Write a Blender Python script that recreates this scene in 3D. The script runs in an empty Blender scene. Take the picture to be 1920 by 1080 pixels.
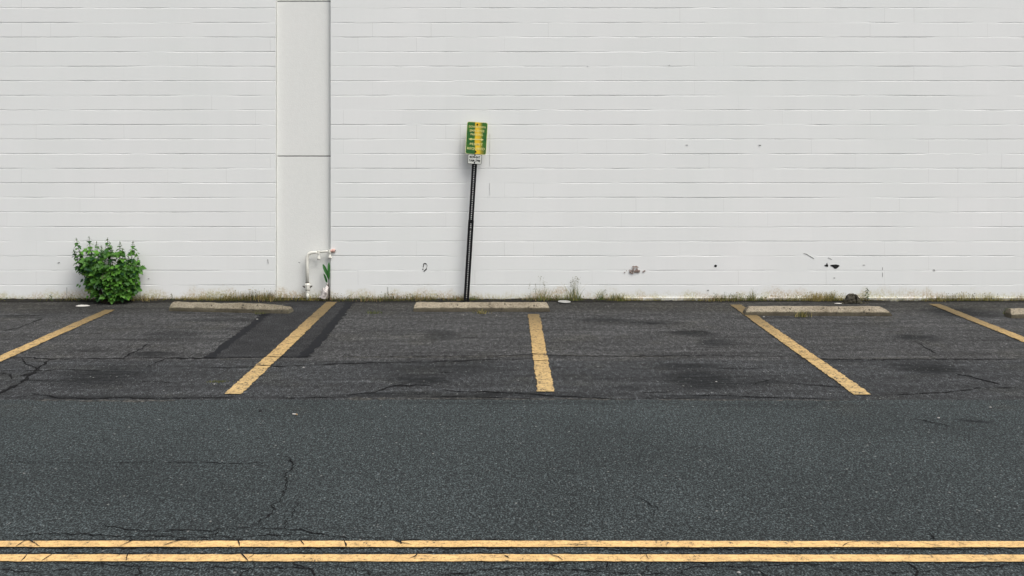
import bpy, bmesh, math, random
from mathutils import Vector, Matrix, noise
random.seed(7)
R = math.radians
scene = bpy.context.scene
C = scene.collection

# ------------------------------------------------------------------ camera
DIST, EYE, F = 15.4, 2.233, 2079.0          # metres to the wall, eye height, focal length in px of a 1920 px wide frame
VX, VY = 955.0, 263.0                        # vanishing point of the photograph
cam = bpy.data.cameras.new("camera"); camo = bpy.data.objects.new("camera", cam); C.objects.link(camo)
cam.sensor_width = 36; cam.lens = 36 * F / 1920
cam.shift_x = (960 - VX) / 1920; cam.shift_y = -(540 - VY) / 1920
cam.clip_end = 800
camo.location = (0, -DIST, EYE); camo.rotation_euler = (R(90), 0, 0)
scene.camera = camo

# ------------------------------------------------------------------ sky and soft sun (overcast)
SUN_EL, SUN_AZ = 56, 40                      # azimuth: degrees to the right of straight behind the camera
w = bpy.data.worlds.new("World"); scene.world = w; w.use_nodes = True
nt = w.node_tree; nt.nodes.clear()
sky = nt.nodes.new('ShaderNodeTexSky'); sky.sky_type = 'NISHITA'; sky.sun_disc = False
sky.sun_elevation = R(SUN_EL); sky.sun_rotation = R(180 - SUN_AZ)
sky.air_density = 1.0; sky.dust_density = 4.0
hs = nt.nodes.new('ShaderNodeHueSaturation'); hs.inputs['Saturation'].default_value = 0.30
bgn = nt.nodes.new('ShaderNodeBackground'); bgn.inputs['Strength'].default_value = 0.12
on = nt.nodes.new('ShaderNodeOutputWorld')
nt.links.new(sky.outputs[0], hs.inputs['Color']); nt.links.new(hs.outputs[0], bgn.inputs[0]); nt.links.new(bgn.outputs[0], on.inputs[0])
sl = bpy.data.lights.new("sun", 'SUN'); sl.energy = 1.3; sl.angle = R(32); sl.color = (1, .97, .92)
so = bpy.data.objects.new("sun", sl); C.objects.link(so)
dirv = Vector((math.sin(R(SUN_AZ)) * math.cos(R(SUN_EL)), -math.cos(R(SUN_AZ)) * math.cos(R(SUN_EL)), math.sin(R(SUN_EL))))
so.rotation_euler = dirv.to_track_quat('Z', 'Y').to_euler(); so.location = (6, -12, 20)
scene.view_settings.view_transform = 'Standard'; scene.view_settings.look = 'None'
scene.view_settings.gamma = 1; scene.view_settings.exposure = 0.44
scene.cycles.max_bounces = 6

# ------------------------------------------------------------------ helpers
def g(px, py):                               # a point of the ground, from the photograph's perspective
    d = F * EYE / (py - VY)
    return ((px - VX) * d / F, d - DIST)
def wl(px, py, y=0.0):                       # a point of the plane parallel to the wall at depth y
    s = (DIST + y) / F
    return Vector(((px - VX) * s, y, EYE - (py - VY) * s))
def obj(name, data, parent=None, mat=None):
    o = bpy.data.objects.new(name, data); C.objects.link(o)
    if parent: o.parent = parent
    if mat and data: data.materials.append(mat)
    return o
def tag(o, label=None, cat=None, group=None, kind=None):
    if label: o['label'] = label
    if cat: o['category'] = cat
    if group: o['group'] = group
    if kind: o['kind'] = kind
    return o
def empty(name, loc=(0, 0, 0)):
    o = bpy.data.objects.new(name, None); C.objects.link(o); o.location = loc; return o
class MB:
    def __init__(s): s.v = []; s.f = []; s.m = []
    def add(s, vs, fs, mi=0):
        n = len(s.v); s.v += [tuple(p) for p in vs]
        for f in fs: s.f.append(tuple(i + n for i in f)); s.m.append(mi)
    def box(s, a, b, mi=0):
        (x0, y0, z0), (x1, y1, z1) = a, b
        s.add([(x0,y0,z0),(x1,y0,z0),(x1,y1,z0),(x0,y1,z0),(x0,y0,z1),(x1,y0,z1),(x1,y1,z1),(x0,y1,z1)],
              [(0,3,2,1),(4,5,6,7),(0,1,5,4),(1,2,6,5),(2,3,7,6),(3,0,4,7)], mi)
    def tube(s, pts, rs, n=12, mi=0, caps=True):
        pts = [Vector(p) for p in pts]
        if not isinstance(rs, (list, tuple)): rs = [rs] * len(pts)
        rings = []; up = None
        for i, p in enumerate(pts):
            t = (pts[min(i+1, len(pts)-1)] - pts[max(i-1, 0)]).normalized()
            if up is None:
                up = Vector((0, 1, 0)) if abs(t.y) < .9 else Vector((1, 0, 0))
            a = t.cross(up).normalized(); b = a.cross(t).normalized(); up = b
            rings.append([p + (a * math.cos(q) + b * math.sin(q)) * rs[i] for q in [2*math.pi*k/n for k in range(n)]])
        vs = [v for r in rings for v in r]
        fs = [(i*n+k, i*n+(k+1) % n, (i+1)*n+(k+1) % n, (i+1)*n+k) for i in range(len(pts)-1) for k in range(n)]
        if caps: fs += [tuple(range(n-1, -1, -1)), tuple((len(pts)-1)*n+k for k in range(n))]
        s.add(vs, fs, mi)
    def build(s, name, mats, parent=None, smooth=False, loc=None):
        me = bpy.data.meshes.new(name); me.from_pydata(s.v, [], s.f)
        if not isinstance(mats, (list, tuple)): mats = [mats]
        for m in mats: me.materials.append(m)
        me.polygons.foreach_set('material_index', s.m)
        if smooth: me.polygons.foreach_set('use_smooth', [True] * len(s.f))
        me.update()
        bm = bmesh.new(); bm.from_mesh(me); bmesh.ops.recalc_face_normals(bm, faces=bm.faces); bm.to_mesh(me); bm.free()
        o = obj(name, me, parent)
        if loc: o.location = loc
        return o

# ---- material helpers
class NT:
    def __init__(s, name, rough=.8, spec=.3):
        s.m = bpy.data.materials.new(name); s.m.use_nodes = True; s.t = s.m.node_tree
        s.b = s.t.nodes['Principled BSDF']; s.b.inputs['Roughness'].default_value = rough
        s.b.inputs['Specular IOR Level'].default_value = spec
        s.tc = s.t.nodes.new('ShaderNodeTexCoord').outputs['Object']
    def n(s, typ, **kw):
        x = s.t.nodes.new(typ)
        for k, v in kw.items(): setattr(x, k, v)
        return x
    def put(s, inp, v):
        if isinstance(v, bpy.types.NodeSocket): s.t.links.new(v, inp)
        elif v is not None:
            if hasattr(inp.default_value, '__len__') and not hasattr(v, '__len__'): v = (v, v, v)
            if hasattr(inp.default_value, '__len__') and len(inp.default_value) == 4 and len(v) == 3: v = (*v, 1)
            inp.default_value = v
    def noise(s, scale, detail=3, rough=.6, vec=None, dist=0):
        x = s.n('ShaderNodeTexNoise'); s.put(x.inputs['Vector'], vec or s.tc); x.inputs['Scale'].default_value = scale
        x.inputs['Detail'].default_value = detail; x.inputs['Roughness'].default_value = rough; x.inputs['Distortion'].default_value = dist
        return x
    def vor(s, scale, vec=None, feature='F1'):
        x = s.n('ShaderNodeTexVoronoi'); x.feature = feature; s.put(x.inputs['Vector'], vec or s.tc); x.inputs['Scale'].default_value = scale
        return x
    def ma(s, op, a, b=None, c=None, clamp=False):
        x = s.n('ShaderNodeMath', operation=op, use_clamp=clamp); s.put(x.inputs[0], a)
        if b is not None: s.put(x.inputs[1], b)
        if c is not None: s.put(x.inputs[2], c)
        return x.outputs[0]
    def vm(s, op, a, b=None):
        x = s.n('ShaderNodeVectorMath', operation=op); s.put(x.inputs[0], a)
        if b is not None: s.put(x.inputs[1], b)
        return x.outputs['Value'] if op in ('LENGTH', 'DOT_PRODUCT') else x.outputs[0]
    def mr(s, v, a, b, c=0., d=1., smooth=True):
        x = s.n('ShaderNodeMapRange'); x.interpolation_type = 'SMOOTHSTEP' if smooth else 'LINEAR'
        s.put(x.inputs['Value'], v); x.inputs['From Min'].default_value = a; x.inputs['From Max'].default_value = b
        x.inputs['To Min'].default_value = c; x.inputs['To Max'].default_value = d
        return x.outputs['Result']
    def mix(s, f, a, b, mode='MIX'):
        x = s.n('ShaderNodeMix', data_type='RGBA', blend_type=mode); s.put(x.inputs[0], f); s.put(x.inputs[6], a); s.put(x.inputs[7], b)
        return x.outputs[2]
    def ramp(s, v, stops):
        x = s.n('ShaderNodeValToRGB'); s.put(x.inputs[0], v); e = x.color_ramp.elements
        while len(e) < len(stops): e.new(.5)
        for q, (p, c) in zip(e, stops):
            q.position = p; q.color = (c, c, c, 1) if not hasattr(c, '__len__') else (*c, 1)
        return x.outputs[0]
    def xyz(s, v=None):
        x = s.n('ShaderNodeSeparateXYZ'); s.put(x.inputs[0], v or s.tc); return x.outputs
    def bump(s, h, strength=.3, dist=.01):
        x = s.n('ShaderNodeBump'); x.inputs['Strength'].default_value = strength; x.inputs['Distance'].default_value = dist
        s.put(x.inputs['Height'], h); s.t.links.new(x.outputs[0], s.b.inputs['Normal'])
    def col(s, c): s.put(s.b.inputs['Base Color'], c); return s.m

def simple(name, c, rough=.7, var=.25, scale=20, spec=.3, metal=0, bump=0):
    t = NT(name, rough, spec); n = t.noise(scale, 4)
    t.b.inputs['Metallic'].default_value = metal
    lo = tuple(q * (1 - var) for q in c); hi = tuple(min(1, q * (1 + var)) for q in c)
    if bump: t.bump(n.outputs[0], bump, .005)
    return t.col(t.ramp(n.outputs[0], [(.3, lo), (.7, hi)]))

# ------------------------------------------------------------------ asphalt
def px_ell(px, py, rx, ry, a):               # stain given by its centre and half sizes
    x, y = g(px, py); x1, _ = g(px + rx, py); _, y0 = g(px, py - ry); _, y1 = g(px, py + ry)
    return (x, y, abs(x1 - x), abs(y1 - y0) / 2, a)
def asphalt(name, base, lot):
    t = NT(name, .92, .25)
    v = t.tc
    fine = t.noise(95, 3, .75, vec=t.vm('MULTIPLY', v, (1, .62, 1))).outputs[0]
    mid = t.noise(28, 3, .7, vec=t.vm('MULTIPLY', v, (1, .45, 1))).outputs[0]
    big = t.noise(.7, 4, .6).outputs[0]
    streak = t.noise(1.6, 5, .65, vec=t.vm('MULTIPLY', v, (.5, 3.2, 1)), dist=.6).outputs[0]
    lum = t.ramp(fine, [(.38, .06), (.47, .66), (.53, 1.15), (.64, 3.3)])
    c = t.mix(1., base, lum, 'MULTIPLY')
    mid = t.noise(22 if lot else 36, 4, .9, vec=t.vm('MULTIPLY', v, (1, .36 if lot else .5, 1))).outputs[0]
    c = t.mix(1., c, t.ramp(mid, [(.34, .22), (.46, .80), (.54, 1.16), (.66, 2.5)] if lot else [(.34, .32), (.46, .84), (.54, 1.13), (.66, 2.1)]), 'MULTIPLY')
    xyz = t.xyz()
    if lot:
        edge = t.ma('ADD', xyz[1], t.ma('MULTIPLY', t.ma('SUBTRACT', t.noise(1.1, 4).outputs[0], .5), .35))
        upper = t.mr(edge, -4.22, -4.08)
        c = t.mix(t.ma('MULTIPLY', upper, 1.), c, t.mix(1., c, (1.30, 1.24, 1.19), 'MULTIPLY'))
        near = t.mr(edge, -1.35, -.55)                                   # darker, browner strip by the wall
        c = t.mix(near, c, t.mix(1., c, (.70, .68, .62), 'MULTIPLY'))
        c = t.mix(.9, c, t.ramp(streak, [(.30, .30), (.42, .80), (.55, 1.12), (.70, 1.7)]), 'MULTIPLY')
        c = t.mix(t.ma('MULTIPLY', t.mr(t.noise(1.3, 3, vec=t.vm('ADD', v, (9, 4, 0))).outputs[0], .52, .68), .35), c, t.mix(1., c, (1.10, 1.06, .86), 'MULTIPLY'))
    else:
        c = t.mix(.8, c, t.ramp(big, [(.3, .74), (.5, 1.), (.7, 1.2)]), 'MULTIPLY')
        br = t.mr(t.noise(.9, 3, vec=t.vm('ADD', v, (3, 7, 0))).outputs[0], .55, .7)
        edge = t.mr(xyz[1], -6.7, -5.9)
        c = t.mix(t.ma('MULTIPLY', br, t.ma('MULTIPLY', edge, .7)), c, t.mix(1., c, (1.35, 1.15, 1.02), 'MULTIPLY'))
        wheel = t.mr(t.ma('ABSOLUTE', t.ma('ADD', xyz[1], 7.9)), .2, 1.0)  # polished wheel track
        c = t.mix(.35, c, t.ramp(wheel, [(0, .86), (1, 1.05)]), 'MULTIPLY')
    # stains
    warp = t.vm('ADD', v, t.vm('SCALE', t.vm('SUBTRACT', t.noise(2.2, 5, .7).outputs[1], (.5, .5, .5)), None))
    warp_node = warp.node.inputs[1].links[0].from_node; warp_node.inputs['Scale'].default_value = .36
    acc = None; grn = t.mr(t.noise(7, 5, .75, vec=t.vm('MULTIPLY', v, (.5, 2.2, 1))).outputs[0], .36, .54, .35, 1.)
    for (x, y, rx, ry, a) in (STAINS_LOT if lot else STAINS_ROAD):
        d = t.vm('LENGTH', t.vm('MULTIPLY', t.vm('SUBTRACT', warp, (x, y, 0)), (1 / rx, 1 / ry, 0)))
        m = t.mr(d, 1.5, .45, 0, min(1., a * 1.15))
        m = t.ma('MULTIPLY', m, grn); acc = m if acc is None else t.ma('MAXIMUM', acc, m)
    c = t.mix(acc, c, t.mix(1., c, (.09, .115, .13), 'MULTIPLY'))
    # pale stones of the aggregate
    for sc, th, rad, off, colr in ((46, .91, .30, (0, 0, 0), (.30, .31, .30)), (24, .972, .24, (5, 3, 0), (.36, .36, .34))):
        vv = t.vor(sc, vec=t.vm('ADD', t.vm('MULTIPLY', v, (1, .7, 1)), off))
        r = t.xyz(vv.outputs['Color'])[0]
        m = t.ma('MULTIPLY', t.ma('GREATER_THAN', r, th), t.mr(vv.outputs['Distance'], rad, rad * .5))
        c = t.mix(t.ma('MULTIPLY', m, .6 if lot else .5), c, colr)
    vd = t.vor(30, vec=t.vm('ADD', t.vm('MULTIPLY', v, (1, .7, 1)), (2, 8, 0)))
    m = t.ma('MULTIPLY', t.ma('GREATER_THAN', t.xyz(vd.outputs['Color'])[1], .90), t.mr(vd.outputs['Distance'], .34, .15))
    c = t.mix(t.ma('MULTIPLY', m, .75), c, (.012, .013, .014))
    t.bump(fine, .5, .006)
    return t.col(c)
STAINS_LOT = [px_ell(*q) for q in ((1300,626,38,6,.9),(1345,642,38,8,.75),(1285,686,60,6,.75),(1318,712,72,17,1.),(1290,712,45,9,1.),(1400,716,60,7,.6),
    (785,712,60,7,.85),(830,692,110,16,.45),(200,703,75,20,.75),(280,664,45,6,.7),(320,628,55,8,.55),(825,628,28,9,.5),
    (1715,632,42,6,.85),(1740,690,66,13,.95),(1700,688,25,6,.8),(1130,600,50,4,.7),(1220,605,60,4,.6),(1800,586,60,9,.9),(430,600,90,4,.5),
    (60,592,60,5,.4),(740,738,90,4,.8),(960,740,160,4,.7),(1330,744,120,4,.7),(200,746,160,4,.5),(1170,728,30,4,.6))]
STAINS_ROAD = [px_ell(*q) for q in ((1825,789,30,3,.8),(960,756,300,3,.35),(1500,760,250,4,.3))]
M = {}
M['lot'] = asphalt('lot_asphalt', (.0310, .0326, .0340), True)
M['road'] = asphalt('road_asphalt', (.0310, .0378, .0385), False)
tt = NT('patch_asphalt', .95, .15)
pf = tt.noise(80, 3, .75, vec=tt.vm('MULTIPLY', tt.tc, (1, .6, 1))).outputs[0]
pc = tt.mix(1., (.0245, .0250, .0260), tt.ramp(pf, [(.36, .1), (.5, .9), (.66, 3.2)]), 'MULTIPLY')
pc = tt.mix(.8, pc, tt.ramp(tt.noise(3.5, 6, .7).outputs[0], [(.33, .5), (.5, .95), (.65, 1.5)]), 'MULTIPLY')
tt.bump(pf, .5, .006); M['patch'] = tt.col(pc)
tt = NT('tar', .9, .2); M['tar'] = tt.col(tt.ramp(tt.noise(60, 3).outputs[0], [(.35, (.004, .0045, .006)), (.7, (.011, .012, .015))]))
def crackmat(name, dens):
    t = NT(name, 1, .05); return t.col(t.ramp(t.noise(40, 3).outputs[0], [(.35, (.006, .006, .007)), (.75, tuple(dens for _ in range(3)))]))
M['crack'] = crackmat('crack_dark', .030)  # dark tone of the crack ribbons

tt = NT('dusty_asphalt', .95, .1)
M['dust'] = tt.col(tt.ramp(tt.noise(30, 5, .8, vec=tt.vm('MULTIPLY', tt.tc, (.7, .6, 1))).outputs[0], [(.40, (.025, .026, .026)), (.5, (.055, .054, .050)), (.62, (.15, .145, .13))]))
# ------------------------------------------------------------------ ground sheets
def sheet(name, x0, x1, y0, y1, z, mat):
    mb = MB(); mb.add([(x0,y0,z),(x1,y0,z),(x1,y1,z),(x0,y1,z)], [(0,1,2,3)]); return mb
mb = sheet('ground', -250, 250, -250, 250, -.03, None); tag(mb.build('ground', simple('far_ground', (.06,.062,.062), .95, .3, 2)), kind='structure')
EDGE = g(960, 750)[1]

def ribbon(mb, pts, width, z, mi=0, jit=.35, amp=.02, step=.06, taper=True, seed=0, maxw=None):
    """a jagged strip along pts (metres) lying on the ground"""
    rnd = random.Random(seed * 91 + 5)
    P = [Vector((p[0], p[1])) for p in pts]; out = []
    for a, b in zip(P, P[1:]):
        L = (b - a).length; n = max(1, int(L / step))
        for k in range(n):
            q = a.lerp(b, k / n)
            if k or a is not P[0]:
                q = q + Vector((rnd.uniform(-amp, amp), rnd.uniform(-amp, amp)))
            out.append(q)
    out.append(P[-1]); N = len(out)
    L, Rr = [], []
    for i, p in enumerate(out):
        d = (out[min(i+1, N-1)] - out[max(i-1, 0)]); d = d.normalized() if d.length > 1e-6 else Vector((1, 0))
        nrm = Vector((-d.y, d.x)); wv = width * (1 + rnd.uniform(-jit, jit)) * .5
        if taper: wv *= min(1, .35 + 8 * min(i, N - 1 - i) / N)
        L.append((p.x + nrm.x * wv, p.y + nrm.y * wv, z)); Rr.append((p.x - nrm.x * wv, p.y - nrm.y * wv, z))
    mb.add(L + Rr, [(i, i + 1, N + i + 1, N + i) for i in range(N - 1)], mi)
def cracks(mb, lst, z, mi):
    for i, (w_, pts) in enumerate(lst):
        ribbon(mb, [g(*p) for p in pts], w_ * (.78 if z < .004 else .9), z + (i % 5) * .0004, mi, jit=.7, amp=(w_ * .55 + .004 if z < .004 else .014), step=(.06 if z < .004 else .028), seed=i + int(z * 1e4))

LOTC = [
 (.030, [(0,671),(60,671),(100,674),(150,673),(230,673),(300,671),(380,672),(470,670),(520,670),(600,669)]),
 (.055, [(300,672),(350,672),(410,672)]),
 (.032, [(370,690),(430,690),(480,689),(560,686),(640,682),(730,680),(800,679),(880,676),(960,674),(1010,672)]),
 (.024, [(960,665),(1010,666),(1080,668),(1160,668),(1240,670)]),
 (.022, [(1180,666),(1240,668),(1300,667),(1360,668),(1440,669),(1500,671),(1560,674)]),
 (.030, [(1500,674),(1560,675),(1640,675),(1760,674),(1930,674)]),
 (.022, [(640,668),(700,669),(800,668),(900,668),(990,666)]),
 (.055, [(0,738),(15,733),(28,725),(40,718)]), (.045, [(40,718),(55,707),(62,700),(72,692)]), (.045, [(72,692),(85,681),(95,675)]),
 (.08, [(24,728),(33,723)]), (.10, [(56,705),(63,699)]),
 (.02, [(40,672),(46,682),(65,690),(75,695)]),
 (.022, [(232,672),(245,664),(262,656),(278,645)]), (.018, [(275,690),(295,680),(310,673)]),
 (.022, [(0,695),(80,695),(130,693),(190,695)]), (.02, [(40,714),(70,713),(110,716)]),
 (.025, [(60,738),(80,742),(120,747),(180,748),(230,746),(280,748),(370,747),(440,744)]),
 (.022, [(240,716),(300,716),(330,718)]), (.02, [(520,747),(580,746),(650,745)]),
 (.03, [(640,741),(700,736),(740,724),(800,722)]), (.045, [(735,724),(780,723),(812,725)]),
 (.03, [(810,730),(860,735),(920,735),(960,737),(1000,740),(1060,744),(1150,748),(1200,748)]),
 (.022, [(800,745),(900,745),(1000,748)]), (.02, [(820,698),(850,699)]),
 (.022, [(1200,737),(1250,735),(1265,732)]), (.022, [(1300,743),(1340,741),(1400,744),(1480,747),(1560,749)]),
 (.018, [(1200,747),(1260,747),(1300,750)]),
 (.02, [(1415,722),(1425,717),(1445,713),(1465,718),(1520,722),(1590,728)]),
 (.02, [(1665,741),(1720,738),(1770,737),(1815,732),(1830,728),(1910,728)]),
 (.035, [(1790,700),(1815,706),(1840,712),(1875,722)]), (.018, [(1715,640),(1740,655),(1755,663)]),
 (.022, [(0,622),(35,615),(60,606),(78,598)]), (.03, [(0,593),(50,592),(88,591)]),
 (.02, [(1258,623),(1300,621),(1330,624)]), (.02, [(1090,597),(1120,595),(1150,597)]), (.02, [(1160,603),(1200,605),(1240,607)]),
 (.02, [(318,587),(360,588),(420,589),(480,591),(530,593)]), (.02, [(1000,598),(1040,597),(1080,597)]),
 (.02, [(0,748),(40,744),(70,742)]), (.018, [(1340,690),(1400,692),(1440,691)]), (.018,[(0,700),(20,702),(22,712)]),
]
ROADC = [
 (.010, [(0,1008),(35,1006),(70,1003),(110,1002),(145,1003),(230,1006),(310,1006)]),
 (.010, [(195,985),(215,988),(230,994),(285,997),(350,995),(400,997),(415,993),(450,992),(476,988)]),
 (.011, [(476,988),(488,976),(505,966),(514,956),(512,950),(521,943),(529,928),(539,916),(537,905),(537,892),(544,882),(550,876),(547,867),(541,860),(520,855)]),
 (.010, [(536,993),(565,994),(582,998),(610,1005),(651,1010),(700,1008),(735,1010)]),
 (.008, [(480,991),(500,993),(536,993)]), (.007, [(535,976),(536,993)]), (.007, [(535,976),(548,970),(555,952),(557,939),(541,938)]),
 (.009, [(411,997),(403,1006)]), (.009, [(300,1005),(348,1009),(444,1008),(483,1005),(519,1005),(582,1005)]),
 (.008, [(0,868),(70,868),(200,869),(300,868)]), (.011, [(312,867),(325,869)]), (.008, [(320,868),(370,869),(460,870),(520,869)]),
 (.006, [(1190,932),(1215,943),(1232,955),(1226,968)]), (.014, [(1752,1013),(1748,1005),(1743,1000)]),
 (.012, [(1715,786),(1750,793),(1792,801)]),
 (.012, [(750,1029),(900,1029),(1050,1026),(1300,1030),(1550,1031),(1700,1030),(1925,1031)]),
 (.010, [(1100,1033),(1280,1032),(1350,1034)]),
 (.010, [(0,1029),(200,1029),(460,1028),(640,1028),(760,1029)]), (.010, [(0,1039),(250,1039),(460,1039),(700,1038),(900,1039),(1100,1040)]),
 (.010, [(1100,1040),(1300,1041),(1500,1041),(1700,1043),(1925,1044)]),
 (.008, [(0,1014),(300,1014),(640,1014)]), (.008, [(640,1014),(900,1014),(1200,1015)]),
 (.009, [(120,1058),(180,1060),(240,1062),(330,1064),(345,1068),(400,1064),(470,1067),(520,1066),(590,1066),(640,1062)]),
 (.009, [(240,1055),(260,1062),(262,1075),(250,1082)]), (.009, [(550,1056),(565,1062),(580,1070),(588,1084)]), (.009, [(470,1067),(455,1075),(440,1086)]),
 (.008, [(640,1063),(665,1067),(690,1074),(705,1082)]), (.008, [(820,1082),(870,1076),(900,1070),(960,1066),(1020,1068),(1100,1071),(1180,1076),(1260,1079)]),
 (.008, [(1020,1068),(1050,1058),(1070,1053)]), (.008, [(1140,1054),(1135,1064),(1100,1071)]), (.008, [(1220,1055),(1215,1068),(1230,1077)]),
 (.009, [(1260,1079),(1300,1066),(1350,1062),(1400,1064),(1440,1062),(1500,1059),(1560,1062)]), (.009, [(1300,1052),(1320,1060),(1345,1062)]),
 (.008, [(1500,1059),(1540,1066),(1600,1070),(1690,1076),(1760,1070),(1850,1064),(1925,1060)]), (.009, [(1700,1056),(1715,1066),(1722,1084)]),
 (.008, [(1400,1064),(1430,1074),(1440,1086)]), (.008, [(0,1070),(60,1074),(120,1070),(160,1062)]), (.008,[(1000,1058),(1040,1061),(1080,1058)]),
]
mb = sheet('parking_lot', -60, 60, EDGE, 0, 0, None)
PQ = [(497,589),(546,566),(662,566),(640,590),(612,622),(590,648),(566,671),(470,671),(390,673),(430,640)]
pv = [(*g(*p), .0012) for p in PQ]; mb.add(pv, [tuple(range(len(pv)))], 1)
for k, (w_, pts) in enumerate([(.10, [(390,673),(432,640),(470,612),(500,588)]), (.11, [(566,671),(592,646),(612,622),(638,592),(650,575),(658,566)]), (.09,[(600,640),(606,630),(618,617)])]):
    ribbon(mb, [g(*p) for p in pts], w_, .0024 + k * .0003, 2, jit=.35, amp=.012, seed=k + 50, taper=False)
for k, (w_, pts) in enumerate([(.05, [(640,669),(760,670.5),(900,669),(1000,668)]), (.04, [(1040,666),(1180,668),(1320,670)]), (.035, [(1480,672.5),(1620,672),(1760,671)]), (.07, [(650,748.5),(690,748),(740,748)]),
    (.035, [(740,748.5),(860,748),(1010,748.5),(1180,749.5)]), (.03, [(430,648),(450,625.6),(452,625.6)][1:]), (.03, [(433,625.5),(452,625.5)]), (.05, [(60,750),(180,752),(330,752)]), (.03, [(1230,750),(1420,751),(1600,751)]), (.03, [(410,674),(470,673.5),(530,673)])]):
    ribbon(mb, [g(*p) for p in pts], w_, .0027 + k * .00003, 4, jit=.9, amp=.02, step=.05, seed=k + 900)
cracks(mb, LOTC, .0035, 3)
tag(mb.build('parking_lot', [M['lot'], M['patch'], M['tar'], M['crack'], M['dust']]), kind='structure')
mb = sheet('road', -60, 60, -40, EDGE, .0015, None); cracks(mb, ROADC, .0045, 1)
tag(mb.build('road', [M['road'], M['crack']]), kind='structure')

# ------------------------------------------------------------------ painted lines
def yellow(name, c, wear, dirty, dscale=1.0):
    t = NT(name, .8, .25)
    n1 = t.noise(9, 5, .7).outputs[0]; n2 = t.noise(60, 3, .7, vec=t.vm('MULTIPLY', t.tc, (1, .6, 1))).outputs[0]
    cc = t.mix(1., c, t.ramp(n1, [(.3, .72), (.55, 1.), (.75, 1.12)]), 'MULTIPLY')
    cc = t.mix(.7, cc, t.ramp(n2, [(.33, .55), (.5, 1.), (.7, 1.15)]), 'MULTIPLY')
    cr = t.noise(5, 5, .75, vec=t.vm('MULTIPLY', t.tc, (.6, 2.6, 1)), dist=1.5).outputs[0]      # fine wrinkle cracks across the paint
    wr = t.ma('MULTIPLY', t.mr(t.ma('ABSOLUTE', t.ma('SUBTRACT', cr, .5)), .016, .0), .7)
    worn = t.mr(t.ma('ADD', t.ma('MULTIPLY', n2, .6), t.ma('MULTIPLY', n1, .4)), .5 - wear, .42 - wear)
    cc = t.mix(wr, cc, (.09, .07, .045)); cc = t.mix(worn, cc, (.05, .048, .045))
    if dirty:
        y = t.xyz()[1]
        d = t.mr(t.ma('ADD', y, t.ma('MULTIPLY', t.ma('SUBTRACT', n1, .5), 1.6)), -3.4, -.9)
        cc = t.mix(t.ma('MULTIPLY', d, .78), cc, (.085, .068, .036))
        y2 = t.mr(y, -5.7, -3.5)
        cc = t.mix(t.ma('MULTIPLY', y2, .35), cc, t.mix(1., cc, (.75, .66, .48), 'MULTIPLY'))
    t.bump(n2, .3, .004)
    return t.col(cc)
M['stall'] = yellow('stall_paint', (.58, .405, .18), .03, True)
M['centre'] = yellow('centre_paint', (.82, .53, .225), .08, False)
def line(name, a, b, width, mat, label, group, xcr=(), amp=.007, step=.045, hidden_ends=False):
    if name == 'parking_line': amp = .008
    mb = MB(); rnd = random.Random(hash(label) % 1 + int(a[0] * 100))
    A, B = Vector(a), Vector(b); L = (B - A).length; n = int(L / step); d = (B - A).normalized(); nr = Vector((-d.y, d.x))
    l, r = [], []; wob = 0
    for i in range(n + 1):
        p = A.lerp(B, i / n); wob += rnd.uniform(-.3, .3) * amp; wob *= .9
        e = (nr * (width / 2 + rnd.uniform(-amp, amp) + wob), nr * (width / 2 + rnd.uniform(-amp, amp) - wob))
        jx = d * rnd.uniform(-.4, .4) * step * .5
        l.append((*(p + e[0] + jx), .0085)); r.append((*(p - e[1] + jx), .0085))
    mb.add(l + r, [(i, i+1, n+1+i+1, n+1+i) for i in range(n)], 0)
    for k, (w_, pts) in enumerate(xcr): ribbon(mb, [g(*p) for p in pts], w_ * .75, .0115 + k * .0002, 1, jit=.6, amp=.004, step=.03, seed=k + 300)
    return tag(mb.build(name, [mat, M['crack']]), label, 'painted line', group, 'structure')
G1 = 'yellow stall lines of the parking bays'
line('parking_line', g(206,582), g(-160,745), .145, M['stall'], 'faded yellow stall line running down left from the green bush', G1)
line('parking_line', g(622,567), g(437,740), .150, M['stall'], 'yellow stall line on the dark asphalt patch below the white pipe', G1,
     [(.02, [(575,632),(560,633),(545,634)]), (.03, [(480,687),(500,687),(515,687)]), (.018, [(500,670),(520,671),(530,670)]), (.018,[(598,594),(585,595),(575,595)])])
line('parking_line', g(1001,590), g(1023,736), .148, M['stall'], 'short upright yellow stall line starting at the middle concrete wheel stop', G1,
     [(.035, [(993,665),(1010,666),(1025,666)]), (.02, [(997,678),(1015,678),(1030,677)])])
line('parking_line', g(1379,572), g(1617,741), .150, M['stall'], 'yellow stall line passing the left end of the rounded wheel stop', G1,
     [(.02, [(1485,667),(1505,668),(1515,667)]), (.02, [(1500,674),(1515,674),(1530,674)])])
line('parking_line', g(1752,571), g(2180,741), .145, M['stall'], 'yellow stall line that leaves the photo at the right edge', G1)
G2 = 'double yellow centre lines of the road'
yc1, yc2 = g(960,1021.3)[1], g(960,1047.5)[1]
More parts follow.
